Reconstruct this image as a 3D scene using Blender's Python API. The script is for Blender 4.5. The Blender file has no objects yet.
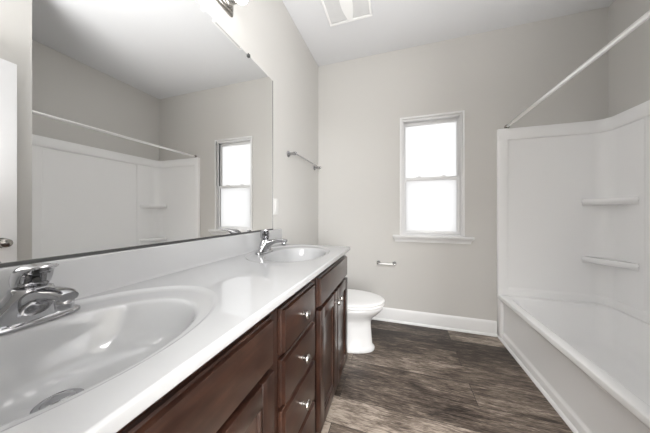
import bpy, bmesh, math, random
from mathutils import Vector, Matrix
random.seed(7)
PI = math.pi
C = bpy.context.scene.collection
scene = bpy.context.scene

# ------------------------------------------------------------------ room measures (metres)
XL, XR = -0.857, 1.591          # vanity wall, tub wall
YF, D = -0.055, 2.4257          # doorway wall, window wall
H = 2.743                       # ceiling
XT, YW = 0.8375, 0.902          # tub front plane, partition beside the tub
XC, Y0, YC, ZC = -0.314, -0.050, 1.548, 0.871   # counter edge, ends, height

# ------------------------------------------------------------------ camera
XP = 0.740                      # face of the partition beside the door
cam_d = bpy.data.cameras.new('camera')
cam_d.sensor_width = 36.0
cam_d.lens = 36.0 * 228.978 / 650.0
cam_d.shift_y = -(216.5 - 212.298) / 650.0
cam_d.clip_start = 0.02
cam = bpy.data.objects.new('camera', cam_d)
cam.location = (0, 0, 1.1056)
cam.rotation_euler = (PI / 2, 0, 0.3107)
C.objects.link(cam)
scene.camera = cam

# ------------------------------------------------------------------ sky, lights, exposure
w = bpy.data.worlds.new('overcast_sky')
scene.world = w
w.use_nodes = True
bg = w.node_tree.nodes['Background']
bg.inputs['Color'].default_value = (0.985, 0.985, 0.985, 1)
bg.inputs['Strength'].default_value = 1.3

def area(name, loc, rot, sx, sy, power, col=(1, 1, 1)):
    d = bpy.data.lights.new(name, 'AREA')
    d.shape = 'RECTANGLE'; d.size = sx; d.size_y = sy
    d.energy = power; d.color = col
    o = bpy.data.objects.new(name, d)
    o.location = loc; o.rotation_euler = rot
    C.objects.link(o)
    return o
area('hall_top_fill', (0.4, -1.35, 2.70), (0, 0, 0), 1.6, 1.6, 180, (1, 0.99, 0.98))  # added fill overhead beyond the doorway, no fixture there; evens out the brightness
area('hall_side_fill', (1.55, -2.45, 1.40), (PI / 2, 0, 0.55), 1.6, 2.3, 190, (0.98, 0.99, 1.0))  # added fill aimed through the doorway from the right; the hall has no window
area('ceiling_bounce_fill', (0.20, 0.04, 0.80), (PI, 0, 0), 0.6, 0.6, 40, (1, 1, 1)).data.spread = 2.1  # added unseen fill, aimed up like a flash to brighten the room off the ceiling
GLOBE = 8.5                      # radiance of the opal globes

vs = scene.view_settings
vs.view_transform = 'Standard'
vs.look = 'None'
vs.exposure = 0.06
vs.gamma = 1.0
vs.use_curve_mapping = False
scene.cycles.max_bounces = 14
scene.cycles.diffuse_bounces = 8
scene.cycles.glossy_bounces = 8
scene.cycles.transmission_bounces = 8
scene.cycles.use_denoising = True
scene.cycles.sample_clamp_indirect = 6.0

# ------------------------------------------------------------------ materials
def mat(name, col, rough=0.5, metal=0.0, coat=0.0, spec=0.5, coat_rough=0.03):
    m = bpy.data.materials.new(name)
    m.use_nodes = True
    b = m.node_tree.nodes['Principled BSDF']
    b.inputs['Base Color'].default_value = (*col, 1)
    b.inputs['Roughness'].default_value = rough
    b.inputs['Metallic'].default_value = metal
    b.inputs['Coat Weight'].default_value = coat
    b.inputs['Coat Roughness'].default_value = coat_rough
    b.inputs['Specular IOR Level'].default_value = spec
    return m

def N(m, t, **kw):
    n = m.node_tree.nodes.new(t)
    for k, v in kw.items():
        setattr(n, k, v)
    return n
def L(m, a, b):
    m.node_tree.links.new(a, b)
def bsdf(m):
    return m.node_tree.nodes['Principled BSDF']

def bump(m, scale, strength, dist=0.002, detail=3):
    tc = N(m, 'ShaderNodeTexCoord'); no = N(m, 'ShaderNodeTexNoise'); bu = N(m, 'ShaderNodeBump')
    no.inputs['Scale'].default_value = scale; no.inputs['Detail'].default_value = detail
    bu.inputs['Strength'].default_value = strength; bu.inputs['Distance'].default_value = dist
    L(m, tc.outputs['Object'], no.inputs['Vector']); L(m, no.outputs['Fac'], bu.inputs['Height'])
    L(m, bu.outputs['Normal'], bsdf(m).inputs['Normal'])

M = {}
M['wall'] = mat('greige_wall_paint', (0.60, 0.588, 0.565), 0.7, spec=0.3); bump(M['wall'], 90, 0.10)
M['ceiling'] = mat('white_ceiling_paint', (0.70, 0.705, 0.72), 0.9, spec=0.1); bump(M['ceiling'], 120, 0.12)
M['trim'] = mat('white_trim_paint', (0.80, 0.80, 0.80), 0.35)
M['door'] = mat('white_door_paint', (0.72, 0.72, 0.73), 0.4)
M['vinyl'] = mat('white_window_vinyl', (0.80, 0.80, 0.805), 0.35)
M['acrylic'] = mat('white_acrylic', (0.90, 0.90, 0.90), 0.3, coat=0.6, coat_rough=0.03, spec=0.0)
M['porcelain'] = mat('white_porcelain', (0.74, 0.74, 0.74), 0.12, coat=0.4)
M['plastic'] = mat('white_plastic', (0.87, 0.87, 0.865), 0.35)
M['plate'] = mat('ivory_switch_plastic', (0.72, 0.715, 0.70), 0.4)
M['grille'] = mat('grey_white_fan_plastic', (0.70, 0.70, 0.70), 0.5)
M['fan_dark'] = mat('fan_housing_shade', (0.32, 0.32, 0.32), 0.8)
M['chrome'] = mat('polished_chrome', (0.47, 0.47, 0.48), 0.07, metal=1)
M['satin'] = mat('satin_chrome', (0.90, 0.90, 0.89), 0.28, metal=1)
M['nickel'] = mat('brushed_nickel', (0.42, 0.40, 0.375), 0.25, metal=1)
M['mirror'] = mat('silvered_glass', (0.93, 0.935, 0.93), 0.0, metal=1)
M['channel'] = mat('dark_steel_channel', (0.10, 0.10, 0.10), 0.4, metal=0.6)
M['black'] = mat('dark_recess', (0.02, 0.02, 0.02), 0.6)
M['carpet'] = mat('beige_carpet', (0.42, 0.38, 0.33), 0.95, spec=0.05); bump(M['carpet'], 400, 0.4)

# cultured marble with faint clouding
m = M['marble'] = mat('cultured_marble', (0.74, 0.74, 0.745), 0.3, coat=1.0, coat_rough=0.006, spec=0.0); bsdf(m).inputs['Coat IOR'].default_value = 1.6
tc = N(m, 'ShaderNodeTexCoord'); no = N(m, 'ShaderNodeTexNoise'); cr = N(m, 'ShaderNodeValToRGB')
no.inputs['Scale'].default_value = 5; no.inputs['Detail'].default_value = 4
cr.color_ramp.elements[0].color = (0.42, 0.423, 0.428, 1); cr.color_ramp.elements[1].color = (0.45, 0.453, 0.458, 1)
L(m, tc.outputs['Object'], no.inputs['Vector']); L(m, no.outputs['Fac'], cr.inputs['Fac']); L(m, cr.outputs['Color'], bsdf(m).inputs['Base Color'])

# stained cherry wood
def wood(name, c0, c1, c2, stretch, rough=0.3):
    m = mat(name, c1, rough, coat=0.4, coat_rough=0.12)
    tc = N(m, 'ShaderNodeTexCoord'); mp = N(m, 'ShaderNodeMapping')
    n1 = N(m, 'ShaderNodeTexNoise'); n2 = N(m, 'ShaderNodeTexNoise')
    cr = N(m, 'ShaderNodeValToRGB'); mx = N(m, 'ShaderNodeMix', data_type='FLOAT')
    mp.inputs['Scale'].default_value = stretch
    n1.inputs['Scale'].default_value = 10; n1.inputs['Detail'].default_value = 8; n1.inputs['Distortion'].default_value = 0.4
    n2.inputs['Scale'].default_value = 9; n2.inputs['Detail'].default_value = 2
    mx.inputs[0].default_value = 0.55
    L(m, tc.outputs['Object'], mp.inputs['Vector']); L(m, mp.outputs['Vector'], n1.inputs['Vector']); L(m, tc.outputs['Object'], n2.inputs['Vector'])
    L(m, n1.outputs['Fac'], mx.inputs[2]); L(m, n2.outputs['Fac'], mx.inputs[3])
    e = cr.color_ramp.elements
    e[0].position = 0.32; e[0].color = (*c0, 1); e[1].position = 0.72; e[1].color = (*c2, 1)
    k = e.new(0.5); k.color = (*c1, 1)
    L(m, mx.outputs[0], cr.inputs['Fac']); L(m, cr.outputs['Color'], bsdf(m).inputs['Base Color'])
    return m
WC = ((0.0125, 0.0048, 0.0030), (0.026, 0.0105, 0.0066), (0.056, 0.024, 0.0145))
M['wood_h'] = wood('cherry_wood_along', *WC, (8, 1, 8))
M['wood_v'] = wood('cherry_wood_upright', *WC, (8, 8, 1))

# weathered plank floor, planks run across the room (x)
m = M['floor'] = mat('weathered_vinyl_plank', (0.15, 0.13, 0.11), 0.42, spec=0.4)
tc = N(m, 'ShaderNodeTexCoord')
mp0 = N(m, 'ShaderNodeMapping'); mp0.inputs['Location'].default_value = (0.335, -0.089, 0)
L(m, tc.outputs['Object'], mp0.inputs['Vector'])
br = N(m, 'ShaderNodeTexBrick'); br.offset = 0.37; br.offset_frequency = 2; br.squash = 1.0
br.inputs['Color1'].default_value = (0, 0, 0, 1); br.inputs['Color2'].default_value = (1, 1, 1, 1)
br.inputs['Mortar'].default_value = (0.5, 0.5, 0.5, 1)
br.inputs['Scale'].default_value = 1.0; br.inputs['Mortar Size'].default_value = 0.0018
br.inputs['Mortar Smooth'].default_value = 0.3; br.inputs['Bias'].default_value = 0.0
br.inputs['Brick Width'].default_value = 1.22; br.inputs['Row Height'].default_value = 0.178
L(m, mp0.outputs['Vector'], br.inputs['Vector'])
def noise4(scale, detail, stretch, dist=0.0, wm=13.0):
    mp = N(m, 'ShaderNodeMapping'); mp.inputs['Scale'].default_value = stretch
    n = N(m, 'ShaderNodeTexNoise', noise_dimensions='4D')
    n.inputs['Scale'].default_value = scale; n.inputs['Detail'].default_value = detail
    n.inputs['Distortion'].default_value = dist; n.inputs['Roughness'].default_value = 0.62
    mu = N(m, 'ShaderNodeMath', operation='MULTIPLY'); mu.inputs[1].default_value = wm
    L(m, br.outputs['Color'], mu.inputs[0]); L(m, mu.outputs[0], n.inputs['W'])
    L(m, tc.outputs['Object'], mp.inputs['Vector']); L(m, mp.outputs['Vector'], n.inputs['Vector'])
    return n
g1 = noise4(3.2, 10, (1.0, 7, 1), 2.4)
g2 = noise4(14.0, 10, (1.0, 11, 1), 1.2)
g3 = noise4(1.6, 3, (1.2, 3.0, 1), 0.5)
mx = N(m, 'ShaderNodeMix', data_type='FLOAT'); mx.inputs[0].default_value = 0.52
L(m, g1.outputs['Fac'], mx.inputs[2]); L(m, g2.outputs['Fac'], mx.inputs[3])
g4 = noise4(26.0, 6, (0.8, 7, 1), 1.0)
mx2 = N(m, 'ShaderNodeMix', data_type='FLOAT'); mx2.inputs[0].default_value = 0.34
L(m, mx.outputs[0], mx2.inputs[2]); L(m, g3.outputs['Fac'], mx2.inputs[3])
pl = N(m, 'ShaderNodeMath', operation='MULTIPLY_ADD'); pl.inputs[1].default_value = 0.17; pl.inputs[2].default_value = -0.085
L(m, br.outputs['Color'], pl.inputs[0])
ad = N(m, 'ShaderNodeMath', operation='ADD'); L(m, mx2.outputs[0], ad.inputs[0]); L(m, pl.outputs[0], ad.inputs[1])
fg = N(m, 'ShaderNodeMath', operation='MULTIPLY_ADD'); fg.inputs[1].default_value = 0.30; fg.inputs[2].default_value = -0.15
L(m, g4.outputs['Fac'], fg.inputs[0])
ad2 = N(m, 'ShaderNodeMath', operation='ADD'); L(m, ad.outputs[0], ad2.inputs[0]); L(m, fg.outputs[0], ad2.inputs[1]); ad = ad2
cr = N(m, 'ShaderNodeValToRGB'); e = cr.color_ramp.elements
e[0].position = 0.39; e[0].color = (0.022, 0.0155, 0.012, 1)
e[1].position = 0.60; e[1].color = (0.42, 0.355, 0.295, 1)
k = e.new(0.455); k.color = (0.078, 0.057, 0.044, 1)
k = e.new(0.525); k.color = (0.180, 0.143, 0.114, 1)
L(m, ad.outputs[0], cr.inputs['Fac'])
mc = N(m, 'ShaderNodeMix', data_type='RGBA'); mc.inputs[7].default_value = (0.02, 0.016, 0.014, 1)
L(m, br.outputs['Fac'], mc.inputs[0]); L(m, cr.outputs['Color'], mc.inputs[6]); L(m, mc.outputs[2], bsdf(m).inputs['Base Color'])
bu = N(m, 'ShaderNodeBump'); bu.inputs['Strength'].default_value = 0.25; bu.inputs['Distance'].default_value = 0.002
L(m, mx.outputs[0], bu.inputs['Height']); L(m, bu.outputs['Normal'], bsdf(m).inputs['Normal'])

# frosted pane: daylight passes through diffusely
m = M['pane'] = bpy.data.materials.new('frosted_glass'); m.use_nodes = True
nt = m.node_tree; nt.nodes.remove(nt.nodes['Principled BSDF'])
tr = N(m, 'ShaderNodeBsdfTranslucent'); tr.inputs['Color'].default_value = (0.96, 0.96, 0.96, 1)
gl = N(m, 'ShaderNodeBsdfGlossy'); gl.inputs['Roughness'].default_value = 0.5
ms = N(m, 'ShaderNodeMixShader'); ms.inputs[0].default_value = 0.02
L(m, tr.outputs[0], ms.inputs[1]); L(m, gl.outputs[0], ms.inputs[2]); L(m, ms.outputs[0], nt.nodes['Material Output'].inputs['Surface'])

# opal globe, lit
m = M['opal'] = mat('lit_opal_glass', (0.9, 0.9, 0.9), 0.3)
bsdf(m).inputs['Emission Color'].default_value = (1, 0.985, 0.965, 1)
bsdf(m).inputs['Emission Strength'].default_value = GLOBE

# ------------------------------------------------------------------ mesh helpers
class MB:
    def __init__(s):
        s.bm = bmesh.new()
    def box(s, x0, x1, y0, y1, z0, z1, bev=0.0, seg=2):
        t = bmesh.new()
        bmesh.ops.create_cube(t, size=1)
        bmesh.ops.scale(t, vec=(x1 - x0, y1 - y0, z1 - z0), verts=t.verts)
        bmesh.ops.translate(t, vec=((x0 + x1) / 2, (y0 + y1) / 2, (z0 + z1) / 2), verts=t.verts)
        if bev:
            bmesh.ops.bevel(t, geom=t.edges[:], offset=bev, segments=seg, profile=0.5, affect='EDGES')
        s.merge(t)
        return s
    def merge(s, t):
        me = bpy.data.meshes.new('tmp'); t.to_mesh(me); t.free()
        s.bm.from_mesh(me); bpy.data.meshes.remove(me)
    def loft(s, rings, cap0=True, cap1=True, closed=True):
        bm = s.bm
        R = [[bm.verts.new(p) for p in r] for r in rings]
        n = len(R[0])
        for a, b in zip(R[:-1], R[1:]):
            for i in range(n if closed else n - 1):
                j = (i + 1) % n
                try: bm.faces.new((a[i], a[j], b[j], b[i]))
                except ValueError: pass
        if cap0: bm.faces.new(list(reversed(R[0])))
        if cap1: bm.faces.new(R[-1])
        return s
    def tube(s, pts, r, n=16, caps=True):
        pts = [Vector(p) for p in pts]
        rs = r if isinstance(r, (list, tuple)) else [r] * len(pts)
        rings = []; up = None
        for i, p in enumerate(pts):
            d = (pts[min(i + 1, len(pts) - 1)] - pts[max(i - 1, 0)]).normalized()
            if up is None:
                up = Vector((0, 0, 1)) if abs(d.z) < 0.9 else Vector((1, 0, 0))
            a = d.cross(up).normalized(); b = a.cross(d).normalized(); up = b
            rings.append([p + (a * math.cos(t) + b * math.sin(t)) * rs[i] for t in [2 * PI * k / n for k in range(n)]])
        return s.loft(rings, caps, caps)
    def lathe(s, prof, c=(0, 0, 0), axis='z', n=28, caps=(True, True)):
        rings = []
        for r, h in prof:
            ring = []
            for k in range(n):
                t = 2 * PI * k / n; u, v = r * math.cos(t), r * math.sin(t)
                p = {'z': (u, v, h), 'x': (h, u, v), 'y': (v, h, u)}[axis]
                ring.append((c[0] + p[0], c[1] + p[1], c[2] + p[2]))
            rings.append(ring)
        return s.loft(rings, *caps)
    def prism(s, prof, y0, y1, axis='y'):
        def P(a, b, t):
            return {'y': (a, t, b), 'x': (t, a, b), 'z': (a, b, t)}[axis]
        return s.loft([[P(a, b, y0) for a, b in prof], [P(a, b, y1) for a, b in prof]])

def obj(name, mb, material, parent=None, off=(0, 0, 0), sharp=38, subsurf=0, flat_up=False):
    bm = mb.bm
    if off != (0, 0, 0):
        bmesh.ops.translate(bm, vec=(-off[0], -off[1], -off[2]), verts=bm.verts)
    bmesh.ops.remove_doubles(bm, verts=bm.verts, dist=1e-6)
    bmesh.ops.recalc_face_normals(bm, faces=bm.faces)
    for f in bm.faces: f.smooth = True
    if flat_up:
        for f in bm.faces:
            f.normal_update()
            if abs(f.normal.z) > 0.999:
                f.smooth = False
                if f.normal.z < 0 and f.calc_center_median().z > -0.001: f.normal_flip()
    for ed in bm.edges:
        if len(ed.link_faces) == 2 and ed.calc_face_angle(0) > math.radians(sharp): ed.smooth = False
    me = bpy.data.meshes.new(name); bm.to_mesh(me); bm.free()
    me.materials.append(material)
    o = bpy.data.objects.new(name, me); C.objects.link(o)
    if parent: o.parent = parent
    if subsurf:
        md = o.modifiers.new('smooth', 'SUBSURF'); md.levels = subsurf; md.render_levels = subsurf
    return o
def tag(o, label, cat, group=None):
    o['label'] = label; o['category'] = cat
    if group: o['group'] = group
    return o
def thing(name, label, cat, loc=(0, 0, 0), rz=0, group=None):
    o = bpy.data.objects.new(name, None); C.objects.link(o)
    o.location = loc; o.rotation_euler = (0, 0, rz); o.empty_display_size = 0.1
    return tag(o, label, cat, group)
def struct(name, mb, material, **kw):
    o = obj(name, mb, material, **kw); o['kind'] = 'structure'
    return o
def copy_tree(o, parent=None):
    c = o.copy(); C.objects.link(c)
    if parent: c.parent = parent
    for ch in list(o.children): copy_tree(ch, c)
    return c
def rrect(x0, x1, y0, y1, r, z, nc=8, ns=8):
    pts = []
    cs = [(x1 - r, y0 + r, -PI / 2), (x1 - r, y1 - r, 0), (x0 + r, y1 - r, PI / 2), (x0 + r, y0 + r, PI)]
    for i, (cx, cy, a0) in enumerate(cs):
        arc = [(cx + r * math.cos(a0 + PI / 2 * k / nc), cy + r * math.sin(a0 + PI / 2 * k / nc)) for k in range(nc + 1)]
        pts += arc
        nx, ny, na = cs[(i + 1) % 4]
        q = (nx + r * math.cos(na), ny + r * math.sin(na)); p = arc[-1]
        for k in range(1, ns):
            t = k / ns; pts.append((p[0] + (q[0] - p[0]) * t, p[1] + (q[1] - p[1]) * t))
    return [(x, y, z) for x, y in pts]
def ell(cx, cy, a, b, z, n=48, e=2.0):
    out = []
    for k in range(n):
        t = 2 * PI * k / n; c_, s_ = math.cos(t), math.sin(t)
        out.append((cx + a * math.copysign(abs(c_) ** (2 / e), c_), cy + b * math.copysign(abs(s_) ** (2 / e), s_), z))
    return out

# ================================================================== SETTING
T = 0.12
struct('floor', MB().box(XL - T, XR + T, YF - T, D + T, -0.06, 0), M['floor'])
struct('ceiling', MB().box(XL - T, XR + T, YF - T, D + T, H, H + 0.08), M['ceiling'])
struct('wall_left', MB().box(XL - T, XL, YF - T, D + T, 0, H), M['wall'])
struct('wall_right', MB().box(XR, XR + T, YW - 0.001, D + T, 0, H), M['wall'])
WX0, WX1, WZ0, WZ1 = 0.030, 0.568, 0.880, 2.035          # window opening
b = MB()
b.box(XL, WX0, D, D + T, 0, H); b.box(WX1, XR, D, D + T, 0, H)
b.box(WX0, WX1, D, D + T, 0, WZ0); b.box(WX0, WX1, D, D + T, WZ1, H)
struct('wall_back', b, M['wall'])
struct('wall_partition', MB().box(XP, XR + T, YF, YW, 0, H), M['wall'])
DX0, DX1, DZ = -0.16, 0.660, 2.09                          # doorway
b = MB()
b.box(XL, DX0, YF - T, YF, 0, H); b.box(DX1, XR + T, YF - T, YF, 0, H); b.box(DX0, DX1, YF - T, YF, DZ, H)
struct('wall_front', b, M['wall'])
# the room beyond the doorway
HX0, HX1, HY = -1.6, 2.4, -3.2
struct('floor_hall', MB().box(HX0, HX1, HY, YF - T, -0.06, -0.001), M['carpet'])
struct('ceiling_hall', MB().box(HX0, HX1, HY, YF - T, H, H + 0.08), M['ceiling'])
struct('wall_hall_left', MB().box(HX0 - T, HX0, HY, YF - T, 0, H), M['wall'])
struct('wall_hall_right', MB().box(HX1, HX1 + T, HY, YF - T, 0, H), M['wall'])
struct('wall_hall_back', MB().box(HX0 - T, HX1 + T, HY - T, HY, 0, H), M['wall'])
b = MB().box(HX0, XL - T, YF - T - 0.02, YF - T, 0, H).box(XR + T, HX1, YF - T - 0.02, YF - T, 0, H)
struct('wall_hall_front', b, M['wall'])

# baseboards with moulded cap and shoe
def base_prof(s=1):
    return [(0, 0), (s * 0.027, 0), (s * 0.0265, 0.008), (s * 0.023, 0.015), (s * 0.0145, 0.019), (s * 0.0145, 0.100), (s * 0.0125, 0.106),
            (s * 0.0125, 0.113), (s * 0.009, 0.119), (s * 0.005, 0.127), (0, 0.131)]
struct('baseboard_back', MB().loft([[(x, D - a, z) for a, z in base_prof()] for x in (XL + 0.001, XT - 0.0005)]), M['trim'])
struct('baseboard_left', MB().loft([[(XL + a, y, z) for a, z in base_prof()] for y in (YC - 0.006, D - 0.028)]), M['trim'])
struct('baseboard_right', MB().loft([[(XP - a, y, z) for a, z in base_prof()] for y in (YF + 0.016, YW)]), M['trim'])
struct('trim_1', MB().loft([[(XT + 0.013 - a, y, z) for a, z in ((0, 0), (0.016, 0), (0.0155, 0.006), (0.012, 0.012), (0.006, 0.0155), (0, 0.0165))] for y in (YW + 0.002, D - 0.028)]), M['trim'])
# doorway lining
b = MB()
for x0, x1 in ((DX0 - 0.06, DX0 + 0.018), (DX1 - 0.018, DX1 + 0.06)):
    b.box(x0, x1, YF, YF + 0.014, 0, DZ + 0.06, 0.003)
b.box(DX0 + 0.018, DX1 - 0.018, YF, YF + 0.014, DZ - 0.018, DZ + 0.06, 0.003)
struct('trim_2', b, M['trim'])

# ---- door leaf, swung open along the partition
door = MB()
dx0, dx1, dy0, dy1, dz1 = 0.655, 0.690, -0.020, 0.807, 2.068
door.box(dx0, dx1, dy0, dy1, 0.012, dz1, 0.002)
dr = struct('door_1', door, M['door'])
b = MB()
for y0, y1 in ((0.10, 0.36), (0.44, 0.70)):
    for z0, z1 in ((0.25, 0.98), (1.12, 1.92)):
        b.box(dx0 - 0.006, dx0 + 0.002, y0, y1, z0, z1, 0.004)
obj('door_panel', b, M['door'], dr)
b = MB().lathe([(0.031, 0), (0.031, -0.006), (0.013, -0.010), (0.012, -0.032), (0.022, -0.040), (0.0275, -0.052), (0.0255, -0.064), (0.012, -0.070)], (dx0, 0.745, 0.915), 'x', 24)
obj('door_handle', b, M['nickel'], dr)
obj('latch_plate', MB().box(dx0 + 0.006, dx1 - 0.006, dy1 - 0.001, dy1 + 0.0015, 0.885, 0.94), M['nickel'], dr)

# ---- window
win = struct('window_1', (lambda b: (b.box(WX0 - 0.018, WX0 + 0.002, D - 0.010, D + 0.004, WZ0, WZ1 + 0.018, 0.003),
    b.box(WX1 - 0.002, WX1 + 0.018, D - 0.010, D + 0.004, WZ0, WZ1 + 0.018, 0.003),
    b.box(WX0 + 0.002, WX1 - 0.002, D - 0.010, D + 0.004, WZ1 - 0.002, WZ1 + 0.018, 0.003), b)[-1])(MB()), M['trim'])
b = MB()                                                   # vinyl frame lining the opening, with sash tracks
for x0, x1 in ((WX0 + 0.001, WX0 + 0.016), (WX1 - 0.016, WX1 - 0.001)):
    b.box(x0, x1, D + 0.005, D + 0.10, WZ0 + 0.001, WZ1 - 0.001, 0.002)
b.box(WX0 + 0.016, WX1 - 0.016, D + 0.005, D + 0.10, WZ1 - 0.020, WZ1 - 0.001, 0.002)
b.box(WX0 + 0.016, WX1 - 0.016, D + 0.005, D + 0.10, WZ0 + 0.001, WZ0 + 0.014, 0.002)
for x0, x1 in ((WX0 + 0.016, WX0 + 0.022), (WX1 - 0.022, WX1 - 0.016)):
    b.box(x0, x1, D + 0.016, D + 0.024, WZ0 + 0.014, WZ1 - 0.020)
    b.box(x0, x1, D + 0.052, D + 0.056, WZ0 + 0.014, WZ1 - 0.020)
obj('window_frame', b, M['vinyl'], win)
def sash(name, y, z0, z1, top, bot, side):
    x0, x1 = WX0 + 0.0165, WX1 - 0.0165
    b = MB()
    b.box(x0, x0 + side, y, y + 0.026, z0, z1, 0.003); b.box(x1 - side, x1, y, y + 0.026, z0, z1, 0.003)
    b.box(x0 + side, x1 - side, y, y + 0.026, z1 - top, z1, 0.003); b.box(x0 + side, x1 - side, y, y + 0.026, z0, z0 + bot, 0.003)
    s = obj(name, b, M['vinyl'], win)
    obj('window_pane', MB().box(x0 + side - 0.002, x1 - side + 0.002, y + 0.011, y + 0.015, z0 + bot - 0.002, z1 - top + 0.002), M['pane'], s)
    return s
ZM = 1.455
sash('window_sash', D + 0.057, ZM - 0.036, WZ1 - 0.021, 0.034, 0.034, 0.016)
s1 = sash('window_sash', D + 0.025, WZ0 + 0.015, ZM - 0.004, 0.032, 0.026, 0.022)
for x in (0.19, 0.41):
    obj('sash_lock', MB().box(x - 0.022, x + 0.022, D + 0.027, D + 0.046, ZM - 0.004, ZM + 0.004, 0.002).box(x - 0.006, x + 0.020, D + 0.022, D + 0.036, ZM + 0.003, ZM + 0.010, 0.002), M['vinyl'], s1)
b = MB().box(-0.056, 0.656, D - 0.050, D - 0.0005, WZ0 - 0.016, WZ0, 0.004)
b.box(WX0 + 0.001, WX1 - 0.001, D - 0.002, D + 0.024, WZ0 - 0.006, WZ0 + 0.001)
obj('window_sill', b, M['trim'], win)
prof = [(0.046, WZ0 - 0.0165), (0.044, WZ0 - 0.024), (0.034, WZ0 - 0.032), (0.026, WZ0 - 0.042), (0.020, WZ0 - 0.054), (0.018, WZ0 - 0.068), (0.0, WZ0 - 0.070), (0.0, WZ0 - 0.0165)]
def apr(sgn, xe):
    return [(xe + sgn * (a * 0.75), D - a, z) for a, z in prof]
obj('sill_apron', MB().loft([apr(-1, -0.020), apr(1, 0.620)]), M['trim'], win)

# ================================================================== TUB AND SURROUND
tub = thing('bathtub', 'glossy white built-in bathtub with a plain apron along the plank floor', 'bathtub', (1.21, 1.68, 0))
o3 = (1.21, 1.68, 0)
ZT = 0.381
x0, x1, y0, y1 = XT, XR - 0.002, YW + 0.002, D - 0.002
rings = [rrect(x0, x1, y0, y1, 0.008, ZT - 0.030), rrect(x0, x1, y0, y1, 0.008, ZT - 0.007), rrect(x0 + 0.002, x1, y0, y1, 0.008, ZT - 0.002),
         rrect(x0 + 0.007, x1, y0, y1, 0.008, ZT)]
ix0, ix1, iy0, iy1 = x0 + 0.062, x1 - 0.058, y0 + 0.09, y1 - 0.085
rings += [rrect(ix0 - 0.006, ix1 + 0.006, iy0 - 0.006, iy1 + 0.006, 0.085, ZT - 0.001), rrect(ix0, ix1, iy0, iy1, 0.082, ZT - 0.004),
          rrect(ix0 + 0.005, ix1 - 0.005, iy0 + 0.006, iy1 - 0.006, 0.082, ZT - 0.013), rrect(ix0 + 0.012, ix1 - 0.012, iy0 + 0.02, iy1 - 0.016, 0.085, ZT - 0.06),
          rrect(ix0 + 0.030, ix1 - 0.030, iy0 + 0.09, iy1 - 0.045, 0.10, 0.16), rrect(ix0 + 0.048, ix1 - 0.048, iy0 + 0.14, iy1 - 0.065, 0.11, 0.105),
          rrect(ix0 + 0.085, ix1 - 0.085, iy0 + 0.19, iy1 - 0.10, 0.12, 0.082), rrect(ix0 + 0.14, ix1 - 0.14, iy0 + 0.26, iy1 - 0.16, 0.12, 0.078)]
obj('basin', MB().loft(rings, False, True), M['acrylic'], tub, o3, sharp=60)
xa = XT + 0.0135
prof = [(xa + 0.05, 0.001), (xa, 0.001), (xa, 0.056), (xa + 0.002, 0.062), (xa + 0.009, 0.072), (xa + 0.011, 0.085), (xa + 0.011, ZT - 0.065), (xa + 0.008, ZT - 0.052), (XT + 0.004, ZT - 0.040), (XT + 0.001, ZT - 0.031), (xa + 0.05, ZT - 0.031)]
b = MB().prism(prof, y0, y1)
b.box(XT + 0.003, xa + 0.03, y1 - 0.075, y1, 0.018, ZT - 0.031, 0.005); b.box(XT + 0.003, xa + 0.03, y0, y0 + 0.075, 0.018, ZT - 0.031, 0.005)
obj('apron', b, M['acrylic'], tub, o3)
b = MB().lathe([(0.036, 0), (0.036, 0.005), (0.030, 0.009), (0.0, 0.010)], (1.21, y0 + 0.42, 0.0785), 'z', 24, (True, False))
obj('drain', b, M['chrome'], tub, o3)

# surround: one moulded shell on three walls
sur = thing('tub_surround', 'white moulded three-wall shower surround with top ledge above the tub', 'shower surround', (1.57, 1.68, ZT))
o4 = (1.57, 1.68, ZT)
path = []                                                   # (x, y, nx, ny, extra)
R = 0.09; yb = D - 0.016; xr = XR - 0.020; yn = YW + 0.016; gap = 0.004
def seg(p, q, n, cuts):
    L_ = math.dist(p, q)
    for d_, e_ in cuts:
        t = d_ / L_
        path.append((p[0] + (q[0] - p[0]) * t, p[1] + (q[1] - p[1]) * t, n[0], n[1], e_))
Lb = xr - R - XT
seg((XT, yb), (xr - R, yb), (0, -1), [(0, 0.004), (0.003, 0.016), (0.006, 0.018), (0.070, 0.018), (0.0725, 0.0165), (0.080, 0.0015), (0.083, 0), (Lb * 0.5, 0), (Lb - 0.02, 0), (Lb - 0.008, 0.003)])
for k in range(0, 13):
    a = PI / 2 - PI / 2 * k / 12
    path.append((xr - R + R * math.cos(a), yb - R + R * math.sin(a), -math.cos(a), -math.sin(a), 0.003 if k else 0.003))
Lr = (yb - R) - (yn + R)
seg((xr, yb - R), (xr, yn + R), (-1, 0), [(0.01, 0.003), (0.195, 0.003), (0.203, 0.0028), (0.209, -0.006), (Lr * 0.5, -0.006), (Lr - 0.270, -0.006), (Lr - 0.264, 0.0028), (Lr - 0.256, 0.003), (Lr - 0.01, 0.003)])
for k in range(0, 13):
    a = -PI / 2 * k / 12
    path.append((xr - R + R * math.cos(a), yn + R + R * math.sin(a), -math.cos(a), -math.sin(a), 0.003))
seg((xr - R, yn), (XT, yn), (0, 1), [(0.008, 0.003), (0.02, 0), (Lb * 0.5, 0), (Lb - 0.083, 0), (Lb - 0.080, 0.0015), (Lb - 0.0725, 0.0165), (Lb - 0.070, 0.018), (Lb - 0.006, 0.018), (Lb - 0.003, 0.016), (Lb, 0.004)])
ZS = 1.840
levels = [(ZT + 0.001, 0.018), (ZT + 0.045, 0.018), (ZT + 0.054, 0.013), (ZT + 0.062, 0.003), (ZT + 0.070, -0.01), (1.733, -0.01), (1.737, 0.001), (1.741, 0.0155), (1.7445, 0.019), (ZS - 0.008, 0.019), (ZS - 0.003, 0.016), (ZS, 0.006)]
rings = []
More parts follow.
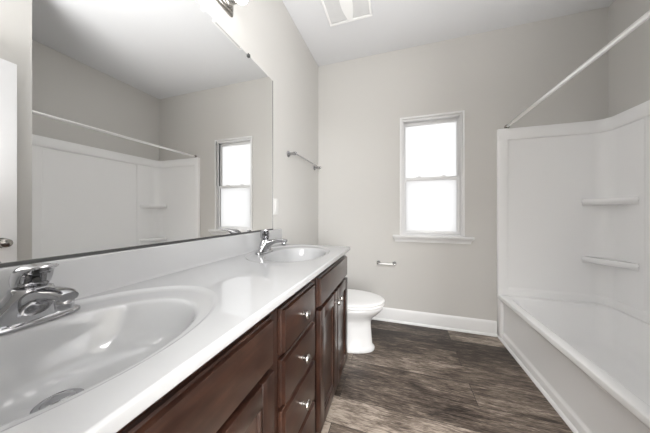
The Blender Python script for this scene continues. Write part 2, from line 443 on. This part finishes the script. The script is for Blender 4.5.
for z, v in levels:
    rings.append([(x + nx * max(e_, v), y + ny * max(e_, v), z) for x, y, nx, ny, e_ in path])
back = lambda z: [(x - nx * 0.0145, y - ny * 0.0145, z) if abs(nx) + abs(ny) < 1.001 and not (abs(nx) > .01 and abs(ny) > .01) else (x - nx * 0.010, y - ny * 0.010, z) for x, y, nx, ny, e_ in path]
rings.append(back(ZS)); rings.append(back(ZT + 0.001)); rings.append(rings[0])
b = MB().loft(rings, False, False, closed=False)
for i in (0, -1):
    b.bm.faces.new([b.bm.verts.new(r[i]) for r in rings[:-1]])
obj('panel', b, M['acrylic'], sur, o4, sharp=50)
def corner_shelf(zt):
    # outline: along the back panel, round the corner, along the side panel, then a soft front
    pts = [(1.418, yb - 0.0045)]
    for k in range(0, 9):
        a = PI / 2 - PI / 2 * k / 8; pts.append((xr - R + (R - 0.0045) * math.cos(a), yb - R + (R - 0.0045) * math.sin(a)))
    pts.append((xr - 0.0045, 2.150))
    p0, p1, pc = Vector((xr - 0.012, 2.138)), Vector((1.408, yb - 0.012)), Vector((1.448, 2.215))
    for k in range(0, 13):
        t = k / 12; q = p0 * (1 - t) ** 2 + pc * 2 * t * (1 - t) + p1 * t * t; pts.append((q.x, q.y))
    cx, cy = 1.53, 2.36
    rings = []
    for sc_, z in ((0.50, zt - 0.052), (0.74, zt - 0.046), (0.90, zt - 0.037), (0.975, zt - 0.027), (1.0, zt - 0.016), (0.995, zt - 0.008), (0.97, zt - 0.002), (0.94, zt), (0.88, zt - 0.002)):
        ring = []
        for i, (x, y) in enumerate(pts):
            s_ = 1.0 if i < 11 else sc_
            ring.append((cx + (x - cx) * s_, cy + (y - cy) * s_, z))
        rings.append(ring)
    obj('corner_shelf', MB().loft(rings), M['acrylic'], sur, o4, sharp=60)
corner_shelf(1.212); corner_shelf(0.752)

# ================================================================== VANITY
FX = -0.330                                                 # front of doors and drawers
FB = FX - 0.024
oV = (-0.60, 0.745, 0)
van = thing('vanity_cabinet', 'long dark cherry wood double vanity cabinet with raised-edge drawers and panelled doors', 'cabinet', oV)
CY0, CY1, ZB = Y0 + 0.008, YC - 0.012, 0.846
b = MB()
b.box(XL + 0.002, FB - 0.02, CY1 - 0.018, CY1, 0, ZB - 0.001, 0.001); b.box(XL + 0.002, FB - 0.02, CY0, CY0 + 0.018, 0, ZB - 0.001, 0.001)
b.box(XL + 0.002, FB - 0.02, CY0 + 0.018, CY1 - 0.018, 0.095, 0.112)
b.box(XL + 0.002, XL + 0.008, CY0 + 0.018, CY1 - 0.018, 0.112, ZB - 0.001)
for y in (0.594, 0.931):
    b.box(XL + 0.01, FB - 0.02, y - 0.008, y + 0.008, 0.112, 0.70)
obj('carcass', b, M['wood_v'], van, oV)
b = MB()
bz = 0.0015
b.box(FB - 0.02, FB, CY0, CY1, 0.806, ZB - 0.001, bz); b.box(FB - 0.02, FB, CY0, CY1, 0.095, 0.125, bz)
for y0_, y1_ in ((CY0, CY0 + 0.03), (0.572, 0.630), (0.893, 0.968), (CY1 - 0.03, CY1)):
    b.box(FB - 0.0198, FB - 0.0002, y0_, y1_, 0.10, 0.83, bz)
for y0_, y1_, zs in ((CY0, 0.60, (0.672,)), (0.60, 0.93, (0.661, 0.503, 0.331)), (0.93, CY1, (0.672,))):
    for z in zs: b.box(FB - 0.0196, FB - 0.0004, y0_, y1_, z - 0.018, z + 0.018)
obj('face_frame', b, M['wood_h'], van, oV)
obj('toe_kick', MB().box(FB - 0.09, FB - 0.075, CY0 + 0.018, CY1 - 0.018, 0, 0.095), M['wood_h'], van, oV)

def slab(y0, y1, z0, z1):
    """drawer front: flat slab with a stepped, rounded edge"""
    b = MB()
    def ring(i, x): return [(x, y0 + i, z0 + i), (x, y1 - i, z0 + i), (x, y1 - i, z1 - i), (x, y0 + i, z1 - i)]
    b.loft([ring(0.001, FB + 0.0004), ring(0, FB + 0.001), ring(0, FB + 0.010), ring(0.0025, FB + 0.0125), ring(0.004, FB + 0.0135), ring(0.0045, FB + 0.0165), ring(0.0065, FX - 0.0004), ring(0.0085, FX)])
    return b
def shaker(y0, y1, z0, z1, st=0.056):
    b = MB()
    def fr(ya, yb_, za, zb): b.box(FB + 0.0004, FX, ya, yb_, za, zb, 0.0022)
    fr(y0, y0 + st, z0, z1); fr(y1 - st, y1, z0, z1); fr(y0 + st, y1 - st, z1 - st, z1); fr(y0 + st, y1 - st, z0, z0 + st)
    return b
def panel(y0, y1, z0, z1, st=0.056):
    b = MB()
    i0 = 0.0
    def ring(i, x): return [(x, y0 + st + i, z0 + st + i), (x, y1 - st - i, z0 + st + i), (x, y1 - st - i, z1 - st - i), (x, y0 + st + i, z1 - st - i)]
    b.loft([ring(0.0005, FB + 0.001), ring(0.0005, FX - 0.003), ring(0.006, FX - 0.0045), ring(0.010, FX - 0.0105), ring(0.012, FX - 0.011)])
    return b
def knob(y, z, parent):
    b = MB().lathe([(0.0085, 0), (0.0085, 0.002), (0.0055, 0.004), (0.0050, 0.013), (0.0075, 0.016), (0.0150, 0.0185), (0.0163, 0.0215), (0.0150, 0.0250), (0.0095, 0.0275), (0.003, 0.0282)], (FX, y, z), 'x', 24)
    k = obj('knob', b, M['nickel'], parent, oV)
    k['label'] = 'round brushed nickel knob'
    return k
# false fronts over the basins
obj('false_front', slab(CY0 + 0.012, 0.566, 0.680, 0.812), M['wood_h'], van, oV)
obj('false_front', slab(0.966, CY1 - 0.006, 0.680, 0.812), M['wood_h'], van, oV)
# bank of four drawers
for z0_, z1_ in ((0.668, 0.810), (0.510, 0.653), (0.338, 0.494), (0.125, 0.323)):
    d = obj('drawer', slab(0.625, 0.898, z0_, z1_), M['wood_h'], van, oV)
    knob(0.7615, (z0_ + z1_) / 2 if z0_ > 0.2 else 0.23, d)
# two pairs of doors
for ya, yb_, ks in ((CY0 + 0.012, 0.259, 1), (0.265, 0.566, 0), (0.966, 1.246, 1), (1.250, CY1 - 0.006, 0)):
    d = obj('door', shaker(ya, yb_, 0.118, 0.664), M['wood_v'], van, oV)
    obj('door_panel', panel(ya, yb_, 0.118, 0.664), M['wood_v'], d, oV)
    knob(yb_ - 0.030 if ks else ya + 0.030, 0.612, d)

# ---- countertop with two integral basins
NS = 96
RX, RA, RB = -0.606, 0.226, 0.306                           # ring centre, semi-axes
BX, BA, BB = -0.568, 0.166, 0.224                           # bowl
def ering(cx, cy, a, b_, z): return [(cx + a * math.cos(2 * PI * k / NS), cy + b_ * math.sin(2 * PI * k / NS), z) for k in range(NS)]
cY = (0.262, 1.228)
XB_ = XL + 0.001
oC = (-0.60, 0.745, ZC)
top = thing('countertop', 'glossy white cultured marble vanity countertop with two moulded oval basins', 'countertop', oC)
b = MB(); bm = b.bm
edge = 0.006
def rect_ring(cy, y0, y1, z):
    x0, x1 = XB_, XC - edge
    out = []
    for k in range(NS):
        t = 2 * PI * k / NS; dx, dy = math.cos(t) * 0.226, math.sin(t) * 0.306
        best = 1e9
        if dx > 1e-9: best = min(best, (x1 - RX) / dx)
        if dx < -1e-9: best = min(best, (x0 - RX) / dx)
        if dy > 1e-9: best = min(best, (y1 - cy) / dy)
        if dy < -1e-9: best = min(best, (y0 - cy) / dy)
        out.append((RX + dx * best, cy + dy * best, z))
    # snap nearest samples to the corners
    for cxn in (x0, x1):
        for cyn in (y0, y1):
            i = min(range(NS), key=lambda q: (out[q][0] - cxn) ** 2 + (out[q][1] - cyn) ** 2)
            out[i] = (cxn, cyn, z)
    return out
regs = ((cY[0], Y0 + 0.001, 0.62), (cY[1], 0.87, YC - edge))
for cy, ya, yb_ in regs:
    b.loft([ering(RX, cy, RA, RB, ZC), rect_ring(cy, ya, yb_, ZC)], False, False)
b.loft([[(XB_, 0.62, ZC), (XC - edge, 0.62, ZC)], [(XB_, 0.87, ZC), (XC - edge, 0.87, ZC)]], False, False, closed=False)
# eased front and end edge
Zu = ZB
def edge_path(o, z):
    return [(XC - edge + o, Y0 + 0.001, z), (XC - edge + o, 0.62, z), (XC - edge + o, 0.87, z), (XC - edge + o, YC - edge, z), (XC - edge + 0.707 * o, YC - edge + 0.707 * o, z), (XC - edge, YC - edge + o, z), (XB_, YC - edge + o, z)]
rr = [edge_path(0.0, ZC)]
for k in range(1, 6):
    a = PI / 2 * k / 5; rr.append(edge_path(edge * math.sin(a), ZC - edge + edge * math.cos(a)))
for k in range(0, 5):
    a = PI / 2 * k / 4; rr.append(edge_path(edge - 0.004 + 0.004 * math.cos(a), Zu + 0.004 - 0.004 * math.sin(a)))
rr.append([(min(x, XC - 0.035), min(y, YC - 0.03), Zu) for x, y, z in rr[-1]])
b.loft(rr, False, False, closed=False)
obj('deck', b, M['marble'], top, oC, sharp=50, flat_up=True)
for cy in cY:
    rings = [ering(RX, cy, RA, RB, ZC), ering(RX, cy, RA - 0.003, RB - 0.003, ZC - 0.0006), ering(RX, cy, RA - 0.008, RB - 0.009, ZC - 0.004), ering(RX, cy, RA - 0.012, RB - 0.014, ZC - 0.0062)]
    for t in (0.25, 0.5, 0.75, 0.92):
        rings.append(ering(RX + (BX - RX) * t, cy, RA - 0.012 + (BA - RA + 0.012) * t, RB - 0.014 + (BB - RB + 0.014) * t, ZC - 0.0062 - 0.0018 * t))
    rings.append(ering(BX, cy, BA, BB, ZC - 0.0090))
    prof = [(0.985, -0.0115), (0.967, -0.018), (0.945, -0.030), (0.915, -0.046), (0.87, -0.066), (0.80, -0.086), (0.70, -0.104), (0.57, -0.117), (0.42, -0.125), (0.27, -0.1290), (0.19, -0.1303)]
    for s_, dz in prof:
        u = 1 - s_
        cxx = BX + (-0.620 - BX) * min(1, u * 1.25); a = BA * s_; b2 = BB * s_
        q = max(0, (u - 0.5) / 0.31); r_ = 0.033
        if q > 0: a = a * (1 - q) + r_ * q; b2 = b2 * (1 - q) + r_ * q
        rings.append(ering(cxx, cy, a, b2, ZC + dz))
    s = obj('sink_basin', MB().loft(rings, False, True), M['marble'], top, oC, sharp=60)
    zc = ZC - 0.1300
    b = MB().lathe([(0.034, -0.0002), (0.0345, 0.0015), (0.031, 0.0035), (0.0245, 0.0020), (0.024, -0.0001)], (-0.620, cy, zc), 'z', 32, (False, False))
    dn = obj('drain', b, M['chrome'], s, oC)
    b = MB().lathe([(0.0235, 0.0), (0.0235, 0.004), (0.021, 0.007), (0.012, 0.009), (0.002, 0.0095)], (-0.620, cy, zc), 'z', 32)
    obj('drain_stopper', b, M['chrome'], s, oC)
# backsplash with cove
zs = 0.981
prof = [(XL + 0.001, ZC + 0.0004), (XL + 0.030, ZC + 0.0004), (XL + 0.0255, ZC + 0.0022), (XL + 0.0225, ZC + 0.0055), (XL + 0.021, ZC + 0.010), (XL + 0.020, zs - 0.005), (XL + 0.0187, zs - 0.0015), (XL + 0.015, zs), (XL + 0.001, zs)]
obj('backsplash', MB().prism(prof, Y0 + 0.001, YC - 0.004), M['marble'], top, oC, sharp=50)

# ---- faucets
def make_faucet(loc):
    f = thing('faucet', '', 'faucet', loc)
    n = 32
    def oval(cx, cy, a, b_, z, e=2.3): return ell(cx, cy, a, b_, z, n, e)
    # base plate, long along y
    obj('base_plate', MB().loft([oval(0, 0, 0.026, 0.082, 0.0003, 2.6), oval(0, 0, 0.0265, 0.0825, 0.004, 2.6), oval(0, 0, 0.025, 0.081, 0.009, 2.6), oval(0, 0, 0.019, 0.074, 0.0135, 2.6), oval(0, 0, 0.008, 0.060, 0.0155, 2.4)]), M['chrome'], f, sharp=60)
    # body sweeping up from the plate to the neck, leaning forward
    rings = [oval(0.000, 0, 0.0215, 0.062, 0.010, 2.2), oval(0.001, 0, 0.022, 0.056, 0.020), oval(0.003, 0, 0.0250, 0.052, 0.034), oval(0.006, 0, 0.0270, 0.045, 0.048),
             oval(0.009, 0, 0.028, 0.037, 0.062), oval(0.011, 0, 0.0285, 0.0325, 0.073), oval(0.0105, 0, 0.0280, 0.0300, 0.080), oval(0.010, 0, 0.022, 0.023, 0.083)]
    obj('body', MB().loft(rings), M['chrome'], f, sharp=60)
    # spout, a flattened arm that droops at its end
    path = [(0.004, 0.040), (0.030, 0.056), (0.055, 0.067), (0.080, 0.0735), (0.108, 0.076), (0.130, 0.0755), (0.142, 0.073)]
    hw = [0.030, 0.0260, 0.022, 0.0190, 0.0175, 0.0170, 0.0145]
    hh = [0.028, 0.020, 0.0155, 0.0128, 0.0115, 0.0112, 0.0088]
    rings = []
    for i, (x, z) in enumerate(path):
        a, c = path[max(0, i - 1)], path[min(len(path) - 1, i + 1)]
        d = Vector((c[0] - a[0], 0, c[1] - a[1])).normalized(); u = Vector((-d.z, 0, d.x))
        ring = []
        for k in range(n):
            t = 2 * PI * k / n; cs, sn = math.cos(t), math.sin(t)
            p = Vector((x, 0, z)) + Vector((0, 1, 0)) * hw[i] * math.copysign(abs(cs) ** 0.8, cs) + u * hh[i] * math.copysign(abs(sn) ** 0.8, sn)
            ring.append(p)
        rings.append(ring)
    sp = obj('spout', MB().loft(rings), M['chrome'], f, sharp=60)
    obj('aerator', MB().lathe([(0.0125, 0.068), (0.0135, 0.064), (0.0135, 0.050), (0.012, 0.0475), (0.0085, 0.0475), (0.0080, 0.051)], (0.128, 0, 0), 'z', 24), M['chrome'], sp)
    # handle: a tall domed cap that runs forward and up into a lever (x, bottom, top, half width)
    secs = [(-0.0225, 0.080, 0.094, 0.010), (-0.0205, 0.075, 0.106, 0.0175), (-0.014, 0.0725, 0.1165, 0.0235), (-0.002, 0.0730, 0.1255, 0.0270), (0.012, 0.0765, 0.1305, 0.0275), (0.024, 0.0835, 0.1325, 0.0270),
            (0.034, 0.0935, 0.1333, 0.0258), (0.044, 0.1070, 0.1335, 0.0242), (0.056, 0.1175, 0.1336, 0.0222), (0.070, 0.1228, 0.1340, 0.0200), (0.084, 0.1262, 0.1350, 0.0182), (0.098, 0.1300, 0.1372, 0.0165), (0.104, 0.1325, 0.1372, 0.0110)]
    rings = []
    for x, zb_, zt_, hw_ in secs:
        zc_, hh_ = (zb_ + zt_) / 2, (zt_ - zb_) / 2
        rings.append([(x + 0.005, hw_ * math.copysign(abs(math.cos(t)) ** (0.85 if math.sin(t) > 0 else 0.5), math.cos(t)), zc_ + hh_ * math.copysign(abs(math.sin(t)) ** 0.75, math.sin(t))) for t in [2 * PI * k / n for k in range(n)]])
    h = obj('handle', MB().loft(rings), M['chrome'], f, sharp=60)
    obj('set_screw', MB().lathe([(0.0055, 0.0420), (0.0055, 0.0500), (0.0035, 0.0506)], (0, 0, 0.1000), 'x', 16), M['black'], h)
    # pop-up lift rod behind the body
    obj('lift_rod', MB().tube([(-0.019, 0, 0.010), (-0.021, 0, 0.060)], 0.0024, 10).lathe([(0.003, 0.058), (0.0052, 0.061), (0.0058, 0.066), (0.004, 0.0705)], (-0.021, 0, 0), 'z', 16), M['chrome'], f)
    return f
f1 = make_faucet((-0.764, 0.277, ZC - 0.0060))
f1['label'] = 'chrome single-lever faucet behind the large foreground basin'; f1['group'] = 'basin faucets'
f2 = copy_tree(f1); f2.location = (-0.762, 1.195, ZC - 0.0060)
[c for c in f1.children if c.name.startswith('handle')][0].rotation_euler.z = math.radians(-8)
h2 = [c for c in f2.children if c.name.startswith('handle')][0]
h2.rotation_euler.z = math.radians(-55); h2.location.z = 0.006
f2['label'] = 'small distant chrome faucet on the counter near the mirror end'

# ================================================================== MIRROR AND LIGHT OVER THE VANITY
mi = thing('wall_mirror', 'wide frameless mirror on the wall above the vanity backsplash', 'mirror', (XL, 0.70, 0.99))
oM = (XL, 0.70, 0.99)
obj('mirror_glass', MB().box(XL + 0.0005, XL + 0.0020, Y0 + 0.001, 1.442, 0.990, 2.044), M['mirror'], mi, oM)
obj('mirror_channel', MB().box(XL + 0.0005, XL + 0.0075, Y0 + 0.001, 1.442, 0.9815, 0.990), M['channel'], mi, oM)
obj('mirror_edge', MB().box(XL + 0.0005, XL + 0.0035, 1.442, 1.4445, 0.990, 2.0455), M['channel'], mi, oM)
for y in (0.832, 1.165):
    obj('mirror_clip', MB().box(XL + 0.0003, XL + 0.010, y - 0.008, y + 0.008, 2.034, 2.052, 0.001), M['channel'] if y > 1 else M['plastic'], mi, oM)

obj('mirror_clip', MB().box(XL + 0.0003, XL + 0.010, 1.162, 1.182, 0.9835, 0.998, 0.001), M['channel'], mi, oM)
lf = thing('vanity_light', 'nickel bar light with lit white globe bulbs above the mirror', 'wall light', (XL, 0.72, 2.22))
oL = (XL, 0.72, 2.22)
def plate(i, x): return [(x, y, z) for x, y, z in [(x, q[0], q[1]) for q in [(p[0], p[1]) for p in rrect(0.44 + i, 1.028 - i, 2.150 + i, 2.262 - i, 0.020, 0, 5, 2)]]]
obj('backplate', MB().loft([plate(0, XL + 0.0005), plate(0, XL + 0.006), plate(0.004, XL + 0.010), plate(0.012, XL + 0.012), plate(0.014, XL + 0.019), plate(0.020, XL + 0.023), plate(0.030, XL + 0.024)]), M['nickel'], lf, oL)
for y in (0.515, 0.668, 0.821, 0.974):
    a = obj('socket', MB().lathe([(0.030, 0.0225), (0.030, 0.027), (0.024, 0.030), (0.0215, 0.060), (0.019, 0.064)], (XL, y, 2.200), 'x', 24), M['nickel'], lf, oL)
    prof = [(0.014, 0.056), (0.016, 0.066)] + [(0.034 * math.sin(q), 0.098 - 0.034 * math.cos(q)) for q in [0.62 + (PI - 0.66) * k / 14 for k in range(15)]]
    obj('bulb', MB().lathe(prof, (XL, y, 2.200), 'x', 32), M['opal'], a, oL, sharp=60)

# ================================================================== SMALL WALL FITTINGS
# towel bar
tb = thing('towel_bar', 'chrome towel bar on the wall beyond the mirror', 'towel bar', (XL, 1.99, 1.58))
oT = (XL, 1.99, 1.58)
obj('rail', MB().tube([(XL + 0.062, 1.685, 1.580), (XL + 0.062, 2.295, 1.580)], 0.0070, 16), M['chrome'], tb, oT)
for y in (1.685, 2.295):
    obj('post', MB().lathe([(0.026, 0.0005), (0.026, 0.005), (0.022, 0.010), (0.013, 0.018), (0.011, 0.040), (0.0145, 0.050), (0.0150, 0.066), (0.012, 0.074), (0.004, 0.077)], (XL, y, 1.580), 'x', 24), M['chrome'], tb, oT)
# paper holder
tp = thing('toilet_paper_holder', 'small empty chrome toilet paper holder on the back wall under the window', 'paper holder', (-0.118, D, 0.588))
oP = (-0.118, D, 0.588)
for x in (-0.196, -0.040):
    obj('post', MB().lathe([(0.020, -0.0005), (0.020, -0.006), (0.015, -0.009), (0.0095, -0.016), (0.0090, -0.045), (0.0125, -0.052), (0.0125, -0.068), (0.009, -0.074), (0.003, -0.075)], (x, D, 0.588), 'y', 24), M['chrome'], tp, oP)
obj('roller', MB().tube([(-0.190, D - 0.060, 0.588), (-0.150, D - 0.060, 0.588), (-0.149, D - 0.060, 0.588), (-0.046, D - 0.060, 0.588)], [0.0065, 0.0065, 0.0080, 0.0080], 14), M['satin'], tp, oP)
# switch plate
sp = thing('switch_plate', 'white wall switch plate beside the mirror end', 'light switch', (XL, 1.484, 1.148))
oS = (XL, 1.484, 1.148)
obj('cover_plate', MB().box(XL + 0.0004, XL + 0.006, 1.449, 1.519, 1.090, 1.205, 0.0025), M['plate'], sp, oS)
obj('rocker', MB().box(XL + 0.0055, XL + 0.0095, 1.468, 1.500, 1.115, 1.180, 0.002), M['plate'], sp, oS)

# shower rod
sr = thing('shower_rod', 'straight chrome shower curtain rod above the tub', 'shower rod', (0.9126, D, 1.862))
oR = (0.9126, D, 1.862)
obj('rod', MB().tube([(0.9126, D - 0.012, 1.862), (0.9126, D - 0.125, 1.862), (0.9126, D - 0.126, 1.862), (0.9126, YW + 0.012, 1.862)], [0.0095, 0.0095, 0.0125, 0.0125], 20), M['satin'], sr, oR)
for y, s_ in ((D, -1), (YW, 1)):
    obj('end_flange', MB().lathe([(0.019, s_ * 0.0005), (0.019, s_ * 0.010), (0.016, s_ * 0.018), (0.0125, s_ * 0.026)], (0.9126, y, 1.862), 'y', 24), M['nickel'], sr, oR)

# exhaust fan in the ceiling
ef = thing('exhaust_fan', 'square white exhaust fan grille set in the ceiling', 'vent', (-0.385, 1.735, H))
oE = (-0.385, 1.735, H)
vx0, vx1, vy0, vy1 = -0.565, -0.205, 1.553, 1.913
b = MB(); zt = H - 0.0005
for a in ((vx0, vx1, vy0, vy0 + 0.018), (vx0, vx1, vy1 - 0.018, vy1)): b.box(*a, zt - 0.024, zt, 0.004)
for a in ((vx0, vx0 + 0.018, vy0 + 0.018, vy1 - 0.018), (vx1 - 0.018, vx1, vy0 + 0.018, vy1 - 0.018)): b.box(*a, zt - 0.0238, zt, 0.004)
obj('grille_frame', b, M['plastic'], ef, oE)
obj('housing', MB().box(vx0 + 0.017, vx1 - 0.017, vy0 + 0.017, vy1 - 0.017, zt - 0.008, zt), M['fan_dark'], ef, oE)
cxm = -0.385
def half(y): return 0.017 + 0.030 * max(0.0, 1 - ((y - 1.735) / 0.165) ** 2) ** 1.2
ys = [vy0 + 0.018 + (vy1 - vy0 - 0.036) * k / 24 for k in range(25)]
b = MB().loft([[(cxm - half(y), y, zt - 0.007), (cxm - half(y), y, zt - 0.023), (cxm + half(y), y, zt - 0.023), (cxm + half(y), y, zt - 0.007)] for y in ys])
obj('centre_panel', b, M['plastic'], ef, oE)
for sgn, xe in ((-1, vx0 + 0.0175), (1, vx1 - 0.0175)):
    b = MB(); y = vy0 + 0.024
    while y < vy1 - 0.024:
        xi = cxm + sgn * (half(y) - 0.001)
        b.box(min(xi, xe), max(xi, xe), y - 0.0030, y + 0.0030, zt - 0.0205, zt - 0.0082)
        y += 0.0098
    lv = obj('louver_panel', b, M['grille'], ef, oE)

# ================================================================== TOILET
ty = 1.88
ZK = 0.925
oW = (-0.50, ty, 0)
to = thing('toilet', 'white porcelain toilet with closed lid between the vanity and the back wall', 'toilet', oW)
def egg(xb, xf, hw_, z, n=48, k=0.30):
    """plan outline, pointed-round at the front (+x)"""
    out = []
    xc = xb + (xf - xb) * 0.46
    for i in range(n):
        t = 2 * PI * i / n; c_, s_ = math.cos(t), math.sin(t)
        if c_ >= 0: out.append((xc + (xf - xc) * c_, ty + hw_ * s_, z * ZK))
        else: out.append((xc + (xc - xb) * -abs(c_) ** 0.75, ty + hw_ * math.copysign(abs(s_) ** 0.85, s_), z * ZK))
    return out
rings = [egg(-0.72, -0.186, 0.118, 0.0005), egg(-0.722, -0.183, 0.121, 0.012), egg(-0.72, -0.184, 0.120, 0.026), egg(-0.715, -0.192, 0.114, 0.036), egg(-0.712, -0.202, 0.107, 0.05), egg(-0.71, -0.207, 0.102, 0.12),
         egg(-0.71, -0.212, 0.100, 0.20), egg(-0.71, -0.212, 0.103, 0.245), egg(-0.71, -0.200, 0.115, 0.275), egg(-0.70, -0.165, 0.143, 0.312), egg(-0.69, -0.133, 0.166, 0.345), egg(-0.685, -0.118, 0.176, 0.368), egg(-0.68, -0.114, 0.179, 0.385), egg(-0.68, -0.117, 0.176, 0.392)]
obj('bowl', MB().loft(rings), M['porcelain'], to, oW, sharp=60)
def pad(xb, xf, hw_, z0_, z1_, dome=0.0):
    e_ = 0.005
    r_ = [egg(xb + e_, xf - e_, hw_ - e_, z0_), egg(xb + 0.001, xf - 0.001, hw_ - 0.001, z0_ + 0.003), egg(xb, xf, hw_, (z0_ + z1_) / 2), egg(xb + 0.001, xf - 0.001, hw_ - 0.001, z1_ - 0.004), egg(xb + 0.006, xf - 0.006, hw_ - 0.006, z1_)]
    if dome: r_ += [egg(xb + 0.03, xf - 0.03, hw_ - 0.03, z1_ + dome * 0.6), egg(xb + 0.09, xf - 0.09, hw_ - 0.09, z1_ + dome)]
    return MB().loft(r_)
obj('seat', pad(-0.60, -0.108, 0.184, 0.3985, 0.414), M['plastic'], to, oW, sharp=60)
ld = obj('lid', pad(-0.61, -0.104, 0.187, 0.4225, 0.438, 0.006), M['plastic'], to, oW, sharp=60)
for s_ in (-1, 1):
    obj('hinge', MB().box(-0.620, -0.600, ty + s_ * 0.075 - 0.018, ty + s_ * 0.075 + 0.018, 0.364, 0.398, 0.005), M['plastic'], ld, oW)
def tk(i, z, t=0.0): return [(x, y, z) for x, y, z in rrect(XL + 0.016 + i, -0.665 - i + t, ty - 0.215 + i, ty + 0.215 - i, 0.035, z, 6, 4)]
obj('tank', MB().loft([tk(0.030, 0.361), tk(0.018, 0.372), tk(0.012, 0.45), tk(0.002, 0.70), tk(0.002, 0.715)]), M['porcelain'], to, oW, sharp=60)
obj('tank_lid', MB().loft([tk(-0.004, 0.7155), tk(-0.008, 0.722), tk(-0.008, 0.738), tk(-0.002, 0.748), tk(0.02, 0.751)]), M['porcelain'], to, oW, sharp=60)
obj('shelf', MB().box(-0.80, -0.60, ty - 0.10, ty + 0.10, 0.28, 0.362, 0.015, 3), M['porcelain'], to, oW)
obj('flush_lever', MB().tube([(-0.668, ty + 0.150, 0.660), (-0.650, ty + 0.150, 0.660), (-0.646, ty + 0.140, 0.659), (-0.644, ty + 0.075, 0.652)], [0.011, 0.009, 0.006, 0.007], 12), M['chrome'], to, oW)
